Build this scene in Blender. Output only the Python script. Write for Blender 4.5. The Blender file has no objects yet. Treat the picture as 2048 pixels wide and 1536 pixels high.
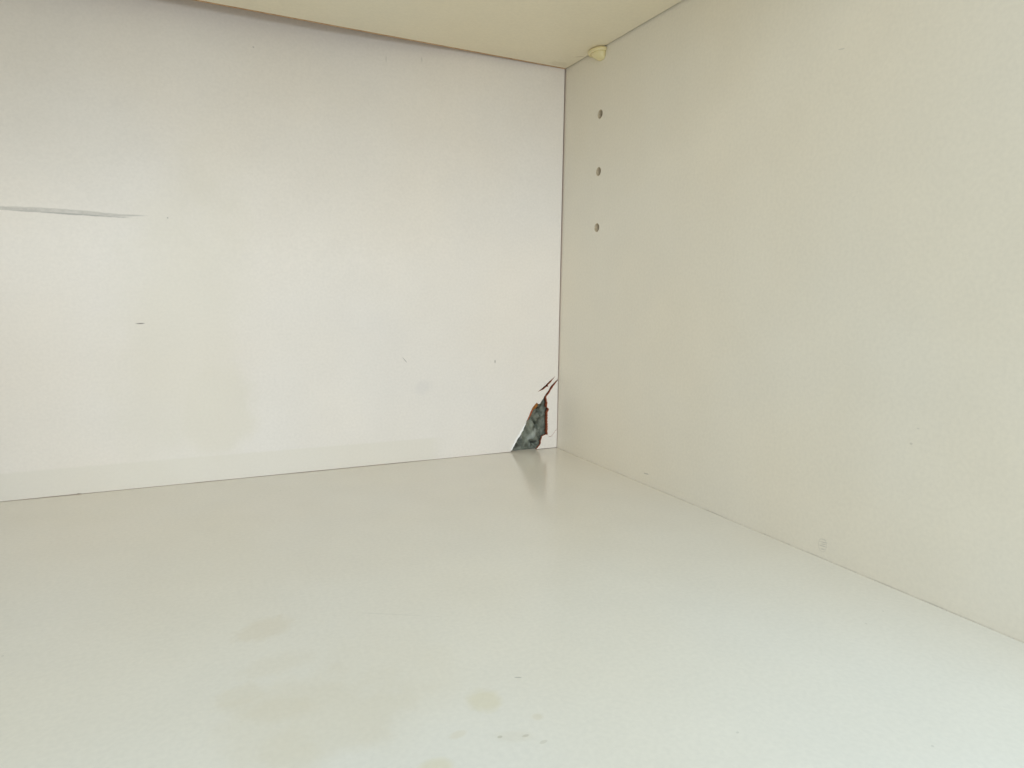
import bpy, bmesh, math, random
from mathutils import Matrix, Vector, noise as mnoise

random.seed(7)
MM = 0.001
scene = bpy.context.scene
COL = scene.collection

# ------------------------------------------------------------------ camera
cam_data = bpy.data.cameras.new("camera")
cam_data.sensor_fit = 'HORIZONTAL'
cam_data.sensor_width = 36.0
cam_data.lens = 36.0 * 1340.97 / 2048.0
cam_data.clip_start = 0.01
cam_data.clip_end = 50.0
cam = bpy.data.objects.new("camera", cam_data)
COL.objects.link(cam)
_r = Vector((0.8996581, -0.4363622, 0.0142596))
_u = Vector((0.0437742, 0.1226503, 0.9914841))
_b = Vector((-0.4343951, -0.8913725, 0.1294448))
cam.matrix_world = Matrix(((_r.x, _u.x, _b.x, -220.27 * MM),
                           (_r.y, _u.y, _b.y, -381.76 * MM),
                           (_r.z, _u.z, _b.z, 99.88 * MM),
                           (0, 0, 0, 1)))
scene.camera = cam

# ------------------------------------------------------------------ world and lamps
world = bpy.data.worlds.new("World")
scene.world = world
world.use_nodes = True
bg = world.node_tree.nodes["Background"]
bg.inputs["Color"].default_value = (0.87, 0.95, 1.0, 1)
bg.inputs["Strength"].default_value = 0.74

def area_lamp(name, loc, target, sx, sy, power, color):
    d = bpy.data.lights.new(name, 'AREA')
    d.shape = 'RECTANGLE'
    d.size, d.size_y = sx, sy
    d.energy = power
    d.color = color
    o = bpy.data.objects.new(name, d)
    COL.objects.link(o)
    o.location = loc
    o.rotation_euler = (Vector(target) - Vector(loc)).to_track_quat('-Z', 'Y').to_euler()
    return o

# cool daylight from a window high in front of the open cabinet, and the room's own softer, warmer light lower down
area_lamp("window_light", (-0.10, -1.05, 1.45), (-0.15, -0.30, 0.0), 1.3, 1.5, 17.0, (0.60, 0.86, 1.04))
area_lamp("room_light", (-0.80, -1.60, 0.38), (-0.13, 0.0, 0.08), 0.8, 0.8, 11.6, (0.88, 0.945, 1.0))

vs = scene.view_settings
vs.view_transform = 'Standard'
vs.look = 'None'
vs.exposure = 0.08
vs.gamma = 1.0
vs.use_curve_mapping = False
scene.cycles.max_bounces = 12
scene.cycles.diffuse_bounces = 9
scene.cycles.glossy_bounces = 4

# ------------------------------------------------------------------ materials
def new_mat(name):
    m = bpy.data.materials.new(name)
    m.use_nodes = True
    nt = m.node_tree
    return m, nt, nt.nodes["Principled BSDF"]

def node(nt, kind, **kw):
    n = nt.nodes.new(kind)
    for k, v in kw.items():
        setattr(n, k, v)
    return n

def noise_tex(nt, vec, scale, detail=2.0, rough=0.5):
    n = node(nt, 'ShaderNodeTexNoise')
    n.inputs['Scale'].default_value = scale
    n.inputs['Detail'].default_value = detail
    n.inputs['Roughness'].default_value = rough
    nt.links.new(vec, n.inputs['Vector'])
    return n

def mix_col(nt, fac, a, b, blend='MIX'):
    n = node(nt, 'ShaderNodeMix', data_type='RGBA', blend_type=blend)
    def put(sock, v):
        if hasattr(v, 'is_linked'):
            nt.links.new(v, sock)
        elif isinstance(v, (int, float)):
            sock.default_value = v
        else:
            sock.default_value = (v[0], v[1], v[2], 1)
    put(n.inputs['Factor'], fac)
    put(n.inputs['A'], a)
    put(n.inputs['B'], b)
    return n.outputs['Result']

def math_node(nt, op, a, b=None):
    n = node(nt, 'ShaderNodeMath', operation=op)
    for s, v in zip(n.inputs, (a, b)):
        if v is None:
            continue
        if hasattr(v, 'is_linked'):
            nt.links.new(v, s)
        else:
            s.default_value = v
    return n.outputs[0]

def map_range(nt, v, a, b, c, d, smooth=False):
    n = node(nt, 'ShaderNodeMapRange')
    n.interpolation_type = 'SMOOTHSTEP' if smooth else 'LINEAR'
    nt.links.new(v, n.inputs['Value'])
    for k, x in zip(('From Min', 'From Max', 'To Min', 'To Max'), (a, b, c, d)):
        n.inputs[k].default_value = x
    return n.outputs['Result']

class Surface:
    """A melamine face with wear marks laid in the panel's own millimetres."""
    def __init__(self, name, base, axis, rough, speck=0.035, mottle=0.03, warm=(1.03, 1.0, 0.95)):
        self.m, self.nt, self.p = new_mat(name)
        nt = self.nt
        self.axis = axis
        tc = node(nt, 'ShaderNodeTexCoord')
        self.vec = tc.outputs['Object']
        fine = noise_tex(nt, self.vec, 700.0, 2.0)
        broad = noise_tex(nt, self.vec, 9.0, 2.0)
        mid = noise_tex(nt, self.vec, 40.0, 2.0)
        c = mix_col(nt, map_range(nt, broad.outputs['Fac'], 0.2, 0.8, 0.0, 1.0, True),
                    base, tuple(min(0.95, b * w) for b, w in zip(base, warm)))
        v = map_range(nt, mid.outputs['Fac'], 0.15, 0.85, 1.0 - mottle, 1.0, True)
        v2 = map_range(nt, fine.outputs['Fac'], 0.3, 0.7, 1.0 - speck, 1.0 + speck * 0.3)
        c = mix_col(nt, 1.0, c, self.grey(math_node(nt, 'MULTIPLY', v, v2)), 'MULTIPLY')
        self.col = c
        self.rough = map_range(nt, mid.outputs['Fac'], 0.1, 0.9, rough * 0.9, rough * 1.12)
        self.warp = noise_tex(nt, self.vec, 260.0, 4.0, 0.6).outputs['Fac']
        self.warp_big = noise_tex(nt, self.vec, 45.0, 4.0, 0.55).outputs['Fac']
        # faint orange peel
        b = node(nt, 'ShaderNodeBump')
        b.inputs['Strength'].default_value = 0.03
        b.inputs['Distance'].default_value = 0.0003
        peel = noise_tex(nt, self.vec, 420.0, 2.0)
        nt.links.new(peel.outputs['Fac'], b.inputs['Height'])
        nt.links.new(b.outputs['Normal'], self.p.inputs['Normal'])

    def grey(self, v):
        n = node(self.nt, 'ShaderNodeCombineColor')
        for s in n.inputs:
            self.nt.links.new(v, s)
        return n.outputs[0]

    def mask(self, cu, cv, ru, rv, ang=0.0, soft=0.3, rag=0.6, big=False):
        nt = self.nt
        mp = node(nt, 'ShaderNodeMapping', vector_type='TEXTURE')
        a = math.radians(ang)
        if self.axis == 'y':        # back panel: u = x, v = z
            mp.inputs['Location'].default_value = (cu * MM, 0, cv * MM)
            mp.inputs['Rotation'].default_value = (0, -a, 0)
            mp.inputs['Scale'].default_value = (ru * MM, 1e3, rv * MM)
        elif self.axis == 'z':      # floor, shelf: u = x, v = y
            mp.inputs['Location'].default_value = (cu * MM, cv * MM, 0)
            mp.inputs['Rotation'].default_value = (0, 0, a)
            mp.inputs['Scale'].default_value = (ru * MM, rv * MM, 1e3)
        else:                       # side: u = y, v = z
            mp.inputs['Location'].default_value = (0, cu * MM, cv * MM)
            mp.inputs['Rotation'].default_value = (a, 0, 0)
            mp.inputs['Scale'].default_value = (1e3, ru * MM, rv * MM)
        nt.links.new(self.vec, mp.inputs['Vector'])
        ln = node(nt, 'ShaderNodeVectorMath', operation='LENGTH')
        nt.links.new(mp.outputs[0], ln.inputs[0])
        w = math_node(nt, 'MULTIPLY', math_node(nt, 'SUBTRACT', self.warp_big if big else self.warp, 0.5), rag)
        d = math_node(nt, 'ADD', ln.outputs['Value'], w)
        return map_range(nt, d, 1.0 - soft, 1.0 + soft, 1.0, 0.0, True)

    def stain(self, color, strength, mask, blend='MIX'):
        self.col = mix_col(self.nt, math_node(self.nt, 'MULTIPLY', mask, strength), self.col, color, blend)

    def mark(self, cu, cv, ru, rv, color, strength, ang=0.0, soft=0.3, rag=0.6, big=False, blend='MIX'):
        self.stain(color, strength, self.mask(cu, cv, ru, rv, ang, soft, rag, big), blend)

    def done(self):
        self.nt.links.new(self.col, self.p.inputs['Base Color'])
        self.nt.links.new(self.rough, self.p.inputs['Roughness'])
        return self.m

CREAM = (0.775, 0.739, 0.65)
BOUNCE_WARMED_CREAM = (0.845, 0.785, 0.63)  # shelf cream yellowed to carry the warm bounced light on its underside
DARK = (0.07, 0.055, 0.04)
OLIVE = (0.66, 0.57, 0.41)
GREY = (0.33, 0.32, 0.29)

# bottom panel: glossy melamine with old drips and rings
s = Surface("cream_melamine_floor", (0.79, 0.757, 0.69), 'z', 0.17)  # base tinted less yellow for the bluish window light near the front
s.mark(-203, -179, 8, 6, OLIVE, 0.24, 25, 0.4, 1.5)
s.mark(-202, -201, 9, 5, OLIVE, 0.14, 10, 0.5, 0.9)
s.mark(-212, -212.5, 6, 4.5, OLIVE, 0.20, 20, 0.45, 1.5)
s.mark(-204, -222, 8, 5, OLIVE, 0.18, -20, 0.5, 1.0)
s.mark(-199, -228, 22, 17, OLIVE, 0.18, 20, 0.30, 2.2, True)
s.mark(-180, -220, 20, 22, OLIVE, 0.13, 0, 0.5, 1.8, True)
s.mark(-204, -240, 6, 9, OLIVE, 0.16, 0, 0.5, 1.2)
s.mark(-157.4, -239.5, 4.0, 4.4, (0.68, 0.60, 0.38), 0.36, 0, 0.4, 0.9)
s.mark(-176.4, -257.5, 3.6, 3.0, (0.68, 0.60, 0.38), 0.36, 0, 0.35, 0.5)
s.mark(-148.4, -250.8, 1.3, 1.2, OLIVE, 0.30, 0, 0.5, 0.5)
s.mark(-156.8, -255, 4.0, 1.8, (0.60, 0.52, 0.38), 0.14, -25, 0.5, 1.0)
s.mark(-159.7, -253.8, 0.6, 0.45, (0.35, 0.3, 0.2), 0.38)
s.mark(-154.2, -255.9, 0.8, 0.4, (0.35, 0.3, 0.2), 0.32)
s.mark(-151.5, -259.5, 1.0, 0.5, (0.4, 0.35, 0.25), 0.25, 10)
s.mark(-168.0, -249.0, 2.2, 1.2, OLIVE, 0.25, 10)
s.mark(-145.2, -233.9, 0.9, 0.2, DARK, 0.42, -25)
s.mark(-165, -186.2, 11.5, 0.22, GREY, 0.15, -30, 0.6, 2.0)
for u, v in ((-32.8, -252.3), (-71.8, -297.8), (-180.3, -31.8), (-108.8, -275.5), (-269.4, -165.8),
             (-20, -249)):
    s.mark(u, v, 0.40, 0.30, DARK, 0.15, random.uniform(0, 180))
floor_mat = s.done()

# right side panel
s = Surface("cream_melamine_side", CREAM, 'x', 0.42)
s.mark(-242.1, 57.8, 0.5, 0.25, GREY, 0.25)
s.mark(-240.2, 52.2, 0.5, 0.35, DARK, 0.22)
s.mark(-97.4, 6.1, 1.5, 0.3, GREY, 0.6, -6)
s.mark(-95.6, 5.9, 0.8, 0.3, GREY, 0.6)
s.mark(-200.8, 191.3, 1.4, 0.25, GREY, 0.3, 8)
for v, r, st in ((7.5, 1.1, 0.35), (6.5, 1.5, 0.5), (5.7, 1.2, 0.45), (4.9, 1.4, 0.5), (3.7, 1.0, 0.55)):
    s.mark(-208.8 + random.uniform(-.3, .3), v, r, 0.16, GREY, st, random.uniform(-14, -2), 0.5, 1.2)
ring = math_node(s.nt, 'SUBTRACT', s.mask(-208.8, 5.2, 1.9, 2.9, 0, 0.1, 0.3), s.mask(-208.8, 5.2, 1.6, 2.6, 0, 0.1, 0.3))
s.stain(GREY, 0.22, math_node(s.nt, 'MAXIMUM', ring, 0.0))
# grime gathered in the bottom joint, broken along its length
joint = s.mask(-180, 0.05, 175, 0.22, 0, 0.3, 0.5)
s.stain(GREY, 0.38, math_node(s.nt, 'MULTIPLY', joint, map_range(s.nt, s.warp_big, 0.45, 0.6, 0.0, 1.0)))
side_mat = s.done()

# back panel: whiter painted hardboard, scuffed
WHITE = (0.82, 0.785, 0.745)
s = Surface("white_painted_hardboard", WHITE, 'y', 0.40)
strip = math_node(s.nt, 'MULTIPLY', s.mask(-200, 0, 600, 13.8, 0, 0.05, 0.06), s.mask(-330, 0, 246, 900, 0, 0.03, 0.05, True))  # tan strip low on the panel; taller tan band further left below
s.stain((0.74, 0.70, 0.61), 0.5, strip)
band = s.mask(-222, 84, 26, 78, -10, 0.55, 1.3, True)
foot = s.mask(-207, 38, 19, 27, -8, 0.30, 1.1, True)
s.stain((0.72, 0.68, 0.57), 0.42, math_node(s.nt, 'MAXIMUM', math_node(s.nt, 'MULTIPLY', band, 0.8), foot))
s.mark(-94, 45, 5.0, 3.6, (0.62, 0.60, 0.60), 0.22, 15, 0.6, 0.8)
scuff = s.mask(-268, 136.5, 25, 1.15, -1.0, 0.25, 0.9)
lead = s.mask(-289, 136.4, 14, 0.75, -1.5, 0.4, 0.8)
tip = s.mask(-245, 136.3, 8, 0.42, 3.0, 0.5, 0.7)
grain = map_range(s.nt, s.warp, 0.35, 0.65, 0.55, 1.0)
body = math_node(s.nt, 'MAXIMUM', math_node(s.nt, 'MAXIMUM', math_node(s.nt, 'MULTIPLY', scuff, 0.8), lead), tip)
s.stain((0.36, 0.35, 0.32), 0.72, math_node(s.nt, 'MULTIPLY', body, grain))
s.mark(-266, 135.5, 20, 0.30, (0.22, 0.21, 0.2), 0.5, -0.6, 0.6, 1.6)
s.mark(-240.3, 83.9, 1.9, 0.27, DARK, 0.8, 2, 0.5, 1.2)
s.mark(-104.7, 61.7, 1.9, 0.22, GREY, 0.75, -50, 0.5, 0.6)
s.mark(-46.3, 59.2, 0.25, 1.0, DARK, 0.85, 0, 0.4, 0.5)
s.mark(-112.1, 231.5, 0.4, 1.5, GREY, 0.25, 0, 0.6)
s.mark(-91.8, 233.5, 0.4, 1.6, GREY, 0.25, 0, 0.6)
s.mark(-225.9, 136.3, 0.35, 0.3, GREY, 0.7)
s.mark(-182, 227, 0.45, 0.35, GREY, 0.5)
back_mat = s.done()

# shelf underside
s = Surface("cream_melamine_shelf", BOUNCE_WARMED_CREAM, 'z', 0.42)
s.mark(-4.4, -22.9, 2.6, 0.4, (0.32, 0.22, 0.12), 0.55, -40, 0.5, 0.8)
s.mark(-9, -7, 5, 3, (0.55, 0.47, 0.3), 0.25, 0, 0.6, 1.2)
shelf_mat = s.done()

def rough_mat(name, c1, c2, scale, rough=0.9, bump=0.5, dist=0.0004):
    m, nt, p = new_mat(name)
    tc = node(nt, 'ShaderNodeTexCoord')
    n = noise_tex(nt, tc.outputs['Object'], scale, 5.0, 0.65)
    c = mix_col(nt, map_range(nt, n.outputs['Fac'], 0.32, 0.68, 0, 1), c1, c2)
    nt.links.new(c, p.inputs['Base Color'])
    p.inputs['Roughness'].default_value = rough
    b = node(nt, 'ShaderNodeBump')
    b.inputs['Strength'].default_value = bump
    b.inputs['Distance'].default_value = dist
    nt.links.new(n.outputs['Fac'], b.inputs['Height'])
    nt.links.new(b.outputs['Normal'], p.inputs['Normal'])
    return m

fibre_mat = rough_mat("red_brown_hardboard_fibre", (0.22, 0.055, 0.022), (0.46, 0.13, 0.055), 900)
ochre_mat = rough_mat("ochre_hardboard_fibre", (0.20, 0.07, 0.014), (0.38, 0.155, 0.03), 900)
chip_mat = rough_mat("raw_chipboard", (0.42, 0.35, 0.24), (0.62, 0.54, 0.40), 700)
edge_mat = rough_mat("brown_rear_edge", (0.42, 0.22, 0.10), (0.62, 0.40, 0.22), 300)  # pushed towards orange to brown the shadow at the shelf's rear edge
plaster_mat = rough_mat("grey_green_rough_plaster", (0.09, 0.10, 0.072), (0.31, 0.335, 0.275), 130, 0.6, 1.0, 0.0016)

nt = plaster_mat.node_tree
pb = nt.nodes["Principled BSDF"]
tcp = node(nt, 'ShaderNodeTexCoord')
wn = noise_tex(nt, tcp.outputs['Object'], 250.0, 4.0, 0.6)
pc = pb.inputs['Base Color'].links[0].from_socket
for cu, cv, ru, rv, ang, colr, st in ((-28.5, 4.5, 4.5, 5.0, 0, (0.04, 0.043, 0.033), 0.85), (-16, 9.5, 1.8, 6.0, 38, (0.40, 0.44, 0.40), 0.7),  # shadow painted into the hollows, paler colour on the lit ridges
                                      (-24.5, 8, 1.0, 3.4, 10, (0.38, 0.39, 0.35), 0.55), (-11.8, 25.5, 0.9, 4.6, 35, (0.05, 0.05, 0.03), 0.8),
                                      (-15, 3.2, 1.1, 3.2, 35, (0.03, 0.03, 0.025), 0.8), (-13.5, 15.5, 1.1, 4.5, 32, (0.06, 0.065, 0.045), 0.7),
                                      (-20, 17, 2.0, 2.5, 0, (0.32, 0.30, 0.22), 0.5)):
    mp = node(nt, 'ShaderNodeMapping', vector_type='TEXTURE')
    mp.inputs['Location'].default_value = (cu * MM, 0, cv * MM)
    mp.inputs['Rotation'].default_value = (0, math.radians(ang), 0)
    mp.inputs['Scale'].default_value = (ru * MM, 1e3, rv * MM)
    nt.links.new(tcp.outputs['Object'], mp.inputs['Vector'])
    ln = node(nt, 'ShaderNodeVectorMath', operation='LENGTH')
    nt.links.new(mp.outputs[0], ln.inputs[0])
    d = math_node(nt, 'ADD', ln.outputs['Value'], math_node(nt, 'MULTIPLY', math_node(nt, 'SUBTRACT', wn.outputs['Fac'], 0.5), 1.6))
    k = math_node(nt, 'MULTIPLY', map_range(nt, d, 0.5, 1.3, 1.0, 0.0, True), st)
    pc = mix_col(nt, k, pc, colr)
nt.links.new(pc, pb.inputs['Base Color'])

m, nt, p = new_mat("yellowed_plastic")
tc = node(nt, 'ShaderNodeTexCoord')
nn = noise_tex(nt, tc.outputs['Object'], 300, 3)
nt.links.new(mix_col(nt, nn.outputs['Fac'], (0.74, 0.64, 0.34), (0.82, 0.73, 0.44)), p.inputs['Base Color'])
p.inputs['Roughness'].default_value = 0.38
p.inputs['Subsurface Weight'].default_value = 0.15
p.inputs['Subsurface Radius'].default_value = (0.002, 0.0015, 0.0006)
pin_mat = m
paint_film_mat = rough_mat("bright_paint_film", (0.86, 0.85, 0.83), (0.92, 0.91, 0.89), 500, 0.4, 0.1)

# ------------------------------------------------------------------ mesh helpers
def link(name, mesh, parent=None):
    o = bpy.data.objects.new(name, mesh)
    COL.objects.link(o)
    if parent:
        o.parent = parent
    return o

def obj(name, bm, mats, parent=None, smooth=False):
    me = bpy.data.meshes.new(name)
    bm.normal_update()
    bm.to_mesh(me)
    bm.free()
    for mt in (mats if isinstance(mats, (list, tuple)) else [mats]):
        me.materials.append(mt)
    if smooth:
        for f in me.polygons:
            f.use_smooth = True
    return link(name, me, parent)

def empty(name, loc=(0, 0, 0)):
    o = bpy.data.objects.new(name, None)
    o.empty_display_size = 0.02
    COL.objects.link(o)
    o.location = loc
    return o

def tag(o, label=None, category=None, kind=None, group=None):
    if label: o["label"] = label
    if category: o["category"] = category
    if kind: o["kind"] = kind
    if group: o["group"] = group

def box_bm(x0, x1, y0, y1, z0, z1, bevel=0.0, seg=2):
    bm = bmesh.new()
    bmesh.ops.create_cube(bm, size=1.0)
    for v in bm.verts:
        v.co = Vector(((x0 + x1) / 2 + v.co.x * (x1 - x0), (y0 + y1) / 2 + v.co.y * (y1 - y0),
                       (z0 + z1) / 2 + v.co.z * (z1 - z0))) * MM
    if bevel:
        bmesh.ops.bevel(bm, geom=list(bm.edges), offset=bevel * MM, segments=seg, affect='EDGES', profile=0.5)
    return bm

def plate_bm(loops, thick, place):
    """Plate of given thickness from flat outlines (first = outside, others = openings); place(u, v, d) -> point."""
    cu = bpy.data.curves.new("outline", 'CURVE')
    cu.dimensions = '2D'
    cu.fill_mode = 'BOTH'
    cu.extrude = thick * 0.5
    for lp in loops:
        sp = cu.splines.new('POLY')
        sp.points.add(len(lp) - 1)
        for pt, (a, b) in zip(sp.points, lp):
            pt.co = (a, b, 0, 1)
        sp.use_cyclic_u = True
    o = bpy.data.objects.new("outline", cu)
    COL.objects.link(o)
    dg = bpy.context.evaluated_depsgraph_get()
    me = bpy.data.meshes.new_from_object(o.evaluated_get(dg))
    bpy.data.objects.remove(o)
    bpy.data.curves.remove(cu)
    bm = bmesh.new()
    bm.from_mesh(me)
    bpy.data.meshes.remove(me)
    bmesh.ops.remove_doubles(bm, verts=bm.verts, dist=1e-4)
    for v in bm.verts:
        v.co = Vector(place(v.co.x, v.co.y, thick * 0.5 - v.co.z)) * MM
    bmesh.ops.recalc_face_normals(bm, faces=bm.faces)
    return bm

def jag(pts, amp, step, seed):
    """Torn line: subdivide and shake a polyline, ends kept."""
    rnd = random.Random(seed)
    out = [pts[0]]
    for (a, b), (c, d) in zip(pts, pts[1:]):
        n = max(1, int(math.hypot(c - a, d - b) / step))
        L = math.hypot(c - a, d - b) or 1
        nx, ny = -(d - b) / L, (c - a) / L
        for i in range(1, n + 1):
            t = i / n
            k = rnd.uniform(-amp, amp) if i < n else rnd.uniform(-amp, amp) * 0.4
            out.append((a + (c - a) * t + nx * k, b + (d - b) * t + ny * k))
    out[-1] = pts[-1]
    return out

# ------------------------------------------------------------------ building wall behind the cabinet
def wall_height(x, z):
    """Relief of the plaster in mm (positive towards the cabinet)."""
    q = Vector((x * 0.09, z * 0.09, 3.1))
    h = 1.0 * mnoise.fractal(q, 1.0, 2.0, 5) + 0.35 * mnoise.noise(Vector((x * 0.6, z * 0.6, 9)))
    def ridge(ax, az, bx, bz, w, amp):
        t = max(0, min(1, ((x - ax) * (bx - ax) + (z - az) * (bz - az)) / ((bx - ax) ** 2 + (bz - az) ** 2)))
        d = math.hypot(x - ax - t * (bx - ax), z - az - t * (bz - az))
        return amp * math.exp(-(d / w) ** 2)
    h += ridge(-21, 15, -12, 4, 2.2, 1.6)
    h += ridge(-24, 10, -22.5, 5, 1.0, 1.0)
    h += ridge(-14.4, 29.5, -9.2, 22.5, 0.75, -4.0)
    h += ridge(-16, 20, -11.5, 13, 0.7, -3.2)
    h += ridge(-17, 4.6, -13, 1, 0.7, -2.6)
    h += ridge(-27.5, 7.5, -25.5, 4.0, 1.3, -2.4)
    h += ridge(-33, 2, -29, 6, 1.6, -2.2)
    h += ridge(-18, 24, -15, 17, 1.8, 0.8)
    return h

bm = bmesh.new()
NX, NZ = 130, 110
gx0, gx1, gz0, gz1 = -62.0, 16.0, -14.0, 58.0
grid = [[bm.verts.new(Vector((gx0 + (gx1 - gx0) * i / NX, 0, gz0 + (gz1 - gz0) * j / NZ)) * MM) for i in range(NX + 1)]
        for j in range(NZ + 1)]
for row in grid:
    for v in row:
        v.co.y = (6.4 - max(-5.0, min(2.0, 1.4 * wall_height(v.co.x / MM, v.co.z / MM)))) * MM
for j in range(NZ):
    for i in range(NX):
        bm.faces.new((grid[j][i], grid[j][i + 1], grid[j + 1][i + 1], grid[j + 1][i]))
# the same wall going on behind the rest of the cabinet, with thickness
for (xa, xb, za, zb) in ((-520, gx0, -60, 360), (gx1, 120, -60, 360), (gx0, gx1, gz1, 360), (gx0, gx1, -60, gz0)):
    q = [bm.verts.new(Vector((x, 18.5, z)) * MM) for x, z in ((xa, za), (xb, za), (xb, zb), (xa, zb))]
    bm.faces.new(q)
rim = [grid[0][i] for i in range(NX + 1)] + [grid[j][NX] for j in range(1, NZ + 1)] + \
      [grid[NZ][i] for i in range(NX - 1, -1, -1)] + [grid[j][0] for j in range(NZ - 1, 0, -1)]
rim2 = [bm.verts.new((v.co.x, 18.5 * MM, v.co.z)) for v in rim]
for i in range(len(rim)):
    k = (i + 1) % len(rim)
    bm.faces.new((rim[i], rim2[i], rim2[k], rim[k]))
wall = obj("plaster_wall", bm, plaster_mat, smooth=True)
tag(wall, "rough grey-green plaster wall seen through the hole in the back panel", "wall", "structure")

# ------------------------------------------------------------------ cabinet
cabinet = empty("cabinet", (0, 0, 0))
tag(cabinet, "open cream melamine cabinet with a broken white back panel", "cabinet")

bottom = obj("bottom_panel", box_bm(-450, -0.10, -352, 3.6, -16, 0, 0.25), floor_mat, cabinet)
bottom["label"] = "glossy cream floor panel with faint olive stains"

# right side panel with drilled pin holes
HY = -40.63
hole_z = [140.73 + 32 * k for k in range(4)]
def circle(cu, cv, r, n=28):
    return [(cu + r * math.cos(2 * math.pi * i / n), cv + r * math.sin(2 * math.pi * i / n)) for i in range(n)]
bm = plate_bm([[(-352, -16), (17.5, -16), (17.5, 306), (-352, 306)]] + [circle(HY, z, 2.5) for z in hole_z],
              16.0, lambda u, v, d: (d, u, v))
for f in bm.faces:
    c = f.calc_center_median() / MM
    inside = 1.0 < c.x < 15.5 and -60 < c.y < -20
    f.material_index = 1 if inside else 0
side = obj("side_panel", bm, [side_mat, chip_mat], cabinet)
side["label"] = "cream right side panel with a column of drilled pin holes"
for k, z in enumerate(hole_z[:3]):
    bm = bmesh.new()      # drilled bore: chipped rim, raw wall and rounded bottom
    prof = [(2.72, 0.015), (2.52, -0.02), (2.36, 0.30), (2.34, 4.0), (2.30, 10.5), (1.2, 11.2), (0.02, 11.6)]
    rings = []
    for r, d in prof:
        rings.append([bm.verts.new(Vector((d - (0.02 if d <= 0.02 else 0), HY + r * math.cos(2 * math.pi * i / 28),
                                           z + r * math.sin(2 * math.pi * i / 28))) * MM) for i in range(28)])
    for a, b in zip(rings, rings[1:]):
        for i in range(28):
            f = bm.faces.new((a[i], a[(i + 1) % 28], b[(i + 1) % 28], b[i]))
    for i, f in enumerate(bm.faces):
        f.material_index = 0 if i < 28 else 1
    obj("pin_hole", bm, [side_mat, chip_mat], side, True)

left = obj("side_panel", box_bm(-466, -450.1, -352, 17.5, -16, 306, 0.25), side_mat, cabinet)
top = obj("top_panel", box_bm(-450, -0.10, -352, 17.5, 290, 306, 0.25), shelf_mat, cabinet)

# back panel: 3 mm painted hardboard, torn open in the lower right corner and bowed away from the shelf
hole_left = [(-34.37, 0.30), (-30.49, 7.31), (-25.88, 13.84), (-23.38, 19.69), (-19.25, 28.02), (-17.38, 30.28),
             (-15.96, 31.27), (-14.98, 30.36), (-13.53, 30.49), (-12.13, 32.78), (-10.49, 35.29)]
crack_left = [(-10.49, 35.29), (-8.36, 37.9), (-6.24, 41.25), (-3.84, 43.55), (-0.62, 46.4)]
flap_edge = [(-3.1, 42.4), (-5.2, 39.8), (-7.05, 36.9), (-8.87, 34.77), (-8.49, 33.02), (-7.94, 30.82), (-8.12, 27.79),
             (-6.71, 26.4), (-7.55, 24.71), (-7.66, 19.04), (-7.28, 13.32), (-7.43, 9.45)]
hair = [(-7.43, 9.45), (-6.41, 7.98), (-4.43, 8.18), (-2.27, 10.75), (-0.40, 13.01)]
frag_edge = [(-7.43, 9.30), (-10.12, 9.14), (-11.58, 8.61), (-11.55, 7.52), (-12.26, 6.26), (-12.68, 3.22), (-15.3, 0.75),
             (-15.53, 0.30)]
slit = [(-15.5, 38.5), (-12.4, 40.6), (-10.3, 42.3), (-8.6, 43.75), (-6.2, 45.6), (-2.5, 48.4),
        (-5.75, 44.45), (-7.4, 43.15), (-8.05, 42.55), (-7.6, 41.75), (-9.3, 41.3), (-11.7, 39.65)]

def back_place(u, v, d):
    return (u, d, v)

def torn_faces(bm, thick):
    """Edges of the board show fibre; painted faces keep index 0."""
    for f in bm.faces:
        n = f.normal
        c = f.calc_center_median() / MM
        f.material_index = 1 if abs(n.y) < 0.7 or c.y > thick - 0.3 else 0

hl = jag(hole_left, 0.22, 0.9, 11)
cl = jag(crack_left, 0.18, 0.9, 12)
_rb = random.Random(5)
base_line = [(-450, 0.2)] + [(x + _rb.uniform(-8, 8), _rb.uniform(0.13, 0.24)) for x in range(-430, -45, 17)]
base_line += [(-272.3, 0.25), (-271.6, 0.5), (-269.8, 0.15)]
base_line.sort()
outline = base_line + hl + cl[1:] + [(-0.62, 60), (-0.80, 150), (-0.85, 289.5), (-450, 289.5)]
bm = plate_bm([outline, jag(slit + [slit[0]], 0.10, 1.0, 13)[:-1]], 3.0, back_place)
for x in list(range(-440, -40, 20)):
    bmesh.ops.bisect_plane(bm, geom=bm.verts[:] + bm.edges[:] + bm.faces[:], plane_co=Vector((x, 0, 0)) * MM, plane_no=(1, 0, 0))
for z in list(range(60, 288, 10)):
    bmesh.ops.bisect_plane(bm, geom=bm.verts[:] + bm.edges[:] + bm.faces[:], plane_co=Vector((0, 0, z)) * MM, plane_no=(0, 0, 1))
def sstep(a, b, t):
    t = max(0.0, min(1.0, (t - a) / (b - a)))
    return t * t * (3 - 2 * t)
bm.normal_update()
torn_faces(bm, 3.0)
for v in bm.verts:
    x, z = v.co.x / MM, v.co.z / MM
    v.co.y += MM * 12.5 * sstep(-4, -170, x) * sstep(70, 262, z) ** 1.7
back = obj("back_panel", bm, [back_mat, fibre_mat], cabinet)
back["label"] = "white painted hardboard back panel torn open at its lower right corner"

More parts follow.
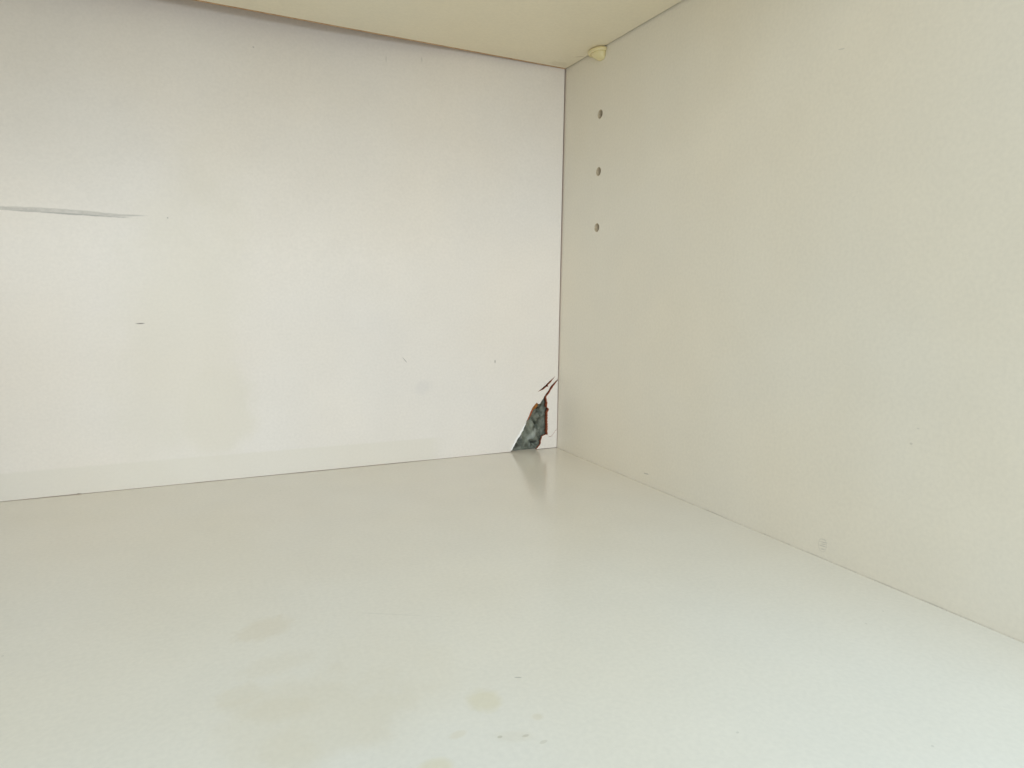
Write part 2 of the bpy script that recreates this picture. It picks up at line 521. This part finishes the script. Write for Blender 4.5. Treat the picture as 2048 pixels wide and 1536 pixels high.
fl = jag(flap_edge, 0.18, 0.8, 21)
hr = jag(hair, 0.10, 0.8, 22)
flap_loop = fl + [(a, b + 0.10) for a, b in hr[1:]] + [(-0.55, 45.6)]
bm = plate_bm([flap_loop], 4.1, back_place)
bm.normal_update()
torn_faces(bm, 4.1)
rot = Matrix.Translation(Vector((-0.5, 0, 25)) * MM) @ Matrix.Rotation(math.radians(-1.6), 4, 'Z') @ \
      Matrix.Translation(Vector((0.5, 0, -25)) * MM)
bmesh.ops.transform(bm, matrix=rot, verts=bm.verts)
flap = obj("torn_flap", bm, [back_mat, fibre_mat], back)
flap["label"] = "narrow loose sliver of white hardboard right of the hole"

frl = jag(frag_edge, 0.25, 0.7, 31)
frag_loop = list(reversed(frl)) + [(a, b - 0.10) for a, b in hr[1:]] + [(-0.40, 0.30)]
bm = plate_bm([frag_loop], 1.7, back_place)
bm.normal_update()
torn_faces(bm, 1.7)
frag = obj("corner_fragment", bm, [back_mat, fibre_mat], back)
frag["label"] = "small jagged white hardboard remnant in the bottom corner"

# paint film curling forward along the lower left of the tear
bm = bmesh.new()
lip = [p for p in hl if p[1] < 18.5 and p[1] > 0.6]
rows = []
for i, (a, b) in enumerate(lip):
    w = 1.05 * math.sin(math.pi * (0.12 + 0.85 * i / len(lip))) ** 0.6 * random.uniform(0.75, 1.15)
    rows.append([bm.verts.new(Vector(q) * MM) for q in
                 ((a - w * 0.9, -0.01, b + w * 0.35), (a - w * 0.45, -0.34, b + w * 0.2), (a + 0.02, -0.5, b), (a + 0.10, -0.46, b - 0.02),
                  (a + 0.02, -0.02, b - 0.02))])
for r, q in zip(rows, rows[1:]):
    for k in range(4):
        bm.faces.new((r[k], r[k + 1], q[k + 1], q[k]))
bmesh.ops.recalc_face_normals(bm, faces=bm.faces)
curl = obj("paint_curl", bm, paint_film_mat, back, True)
curl["label"] = "white paint film lifting along the tear"

# ochre splinters where the face layer broke away
def splinter(name, pts, d0, d1, mat, label):
    bm = plate_bm([jag(pts + [pts[0]], 0.12, 0.6, len(pts))[:-1]], d1 - d0, lambda u, v, d: (u, d + d0, v))
    for v in bm.verts:
        v.co.y += random.uniform(-0.15, 0.15) * MM
    o = obj(name, bm, mat, back)
    o["label"] = label
    return o
splinter("splinter", [(-19.6, 27.6), (-17.6, 30.1), (-16.0, 31.1), (-15.0, 30.2), (-14.6, 29.4), (-15.8, 28.1), (-17.8, 26.6), (-19.0, 26.5)],
         0.7, 2.4, ochre_mat, "ochre splinter of raw fibre at the top of the hole")
splinter("splinter", [(-23.4, 20.0), (-19.5, 27.8), (-18.0, 26.9), (-19.3, 24.0), (-21.4, 20.6), (-22.9, 19.2)],
         0.9, 2.5, fibre_mat, "red-brown fibre edge on the left of the hole")

# loose fibres standing off the broken edges
_rf = random.Random(17)
for (a, b, da, db, L) in ((-7.9, 29.5, -1, 0.5, 1.5), (-7.6, 21.5, -1, -0.4, 1.3), (-7.5, 16.0, -1, 0.9, 1.7), (-7.5, 11.4, -1, -0.8, 1.4),
                          (-21.0, 24.6, 1, -0.3, 1.4), (-17.0, 29.4, 0.9, -0.9, 1.6), (-12.3, 5.2, -1, 0.4, 1.1)):
    bm = bmesh.new()
    n = math.hypot(da, db)
    da, db = da / n * L, db / n * L
    base = [bm.verts.new(Vector(q) * MM) for q in ((a - 0.25 * da, 1.2, b + 0.34), (a - 0.25 * da, 2.3, b + 0.1), (a - 0.25 * da, 1.4, b - 0.32))]
    mid = [bm.verts.new(Vector(q) * MM) for q in ((a + 0.5 * da, 0.9, b + 0.5 * db + 0.2), (a + 0.5 * da, 1.5, b + 0.5 * db), (a + 0.5 * da, 1.0, b + 0.5 * db - 0.2))]
    tipv = bm.verts.new(Vector((a + da, 0.5 + _rf.uniform(-0.3, 0.8), b + db)) * MM)
    for k in range(3):
        bm.faces.new((base[k], base[(k + 1) % 3], mid[(k + 1) % 3], mid[k]))
        bm.faces.new((mid[k], mid[(k + 1) % 3], tipv))
    bm.faces.new(base)
    bmesh.ops.recalc_face_normals(bm, faces=bm.faces)
    obj("fibre", bm, fibre_mat, back)

# ------------------------------------------------------------------ loose shelf resting on its pin
bm = box_bm(-449.2, -0.95, -290, -0.15, 240.63, 256.6, 0.0)
bmesh.ops.bisect_plane(bm, geom=bm.verts[:] + bm.edges[:] + bm.faces[:], plane_co=Vector((0, -1.7, 0)) * MM, plane_no=(0, 1, 0))
bm.normal_update()
for f in bm.faces:      # raw rear edge, and a narrow brown strip beside it on the underside
    c = f.calc_center_median() / MM
    f.material_index = 1 if f.normal.y > 0.9 or (f.normal.z < -0.9 and c.y > -1.7) else 0
shelf = obj("shelf", bm, [shelf_mat, edge_mat])
tag(shelf, "cream melamine shelf board forming the ceiling above the back panel", "shelf")

# shelf pin: half-round pad on a tapering bracket, with a peg into the side panel
pin = empty("shelf_pin", (0, -0.0375, 0.2383))
tag(pin, "small yellowed plastic shelf pin under the shelf by the corner", "shelf pin")
PY = -38.2
def half_lathe(prof, n=26, sq=1.0):
    prof = [p if len(p) == 4 else p + (0.0,) for p in prof]
    """prof: (radius along y, projection along -x, z) rings of a half-round solid standing against x = 0."""
    bm = bmesh.new()
    rings = []
    for ry, rx, z, oy in prof:
        rings.append([bm.verts.new(Vector((-0.02 - rx * max(0.0, math.sin(math.pi * i / n)) ** sq - 0.0, PY + oy + 37.5 - ry * math.cos(math.pi * i / n), z - 238.3)) * MM)
                      for i in range(n + 1)])
    for a, b in zip(rings, rings[1:]):
        for i in range(n):
            bm.faces.new((a[i], a[i + 1], b[i + 1], b[i]))
        bm.faces.new((a[n], a[0], b[0], b[n]))
    bm.faces.new(rings[0])
    bm.faces.new(rings[-1])
    bmesh.ops.recalc_face_normals(bm, faces=bm.faces)
    return bm
obj("pad", half_lathe([(7.0, 5.7, 240.15), (7.3, 6.0, 239.9), (7.4, 6.1, 239.3), (7.3, 6.0, 238.5), (6.9, 5.6, 238.2)], sq=0.8), pin_mat, pin, True)
obj("bracket", half_lathe([(5.8, 4.9, 238.25, -0.6), (5.4, 4.6, 237.6, -0.9), (4.6, 4.0, 236.4, -1.6), (3.7, 3.1, 235.2, -2.3), (2.6, 1.9, 234.4, -2.7), (1.3, 0.7, 234.0, -2.8)], sq=0.7), pin_mat, pin, True)
bm = bmesh.new()
bmesh.ops.create_cone(bm, cap_ends=True, segments=20, radius1=2.4 * MM, radius2=2.2 * MM, depth=9 * MM)
bmesh.ops.transform(bm, matrix=Matrix.Translation(Vector((4.4, HY + 37.5, hole_z[3] - 238.3)) * MM) @ Matrix.Rotation(math.pi / 2, 4, 'Y'), verts=bm.verts)
obj("peg", bm, pin_mat, pin)
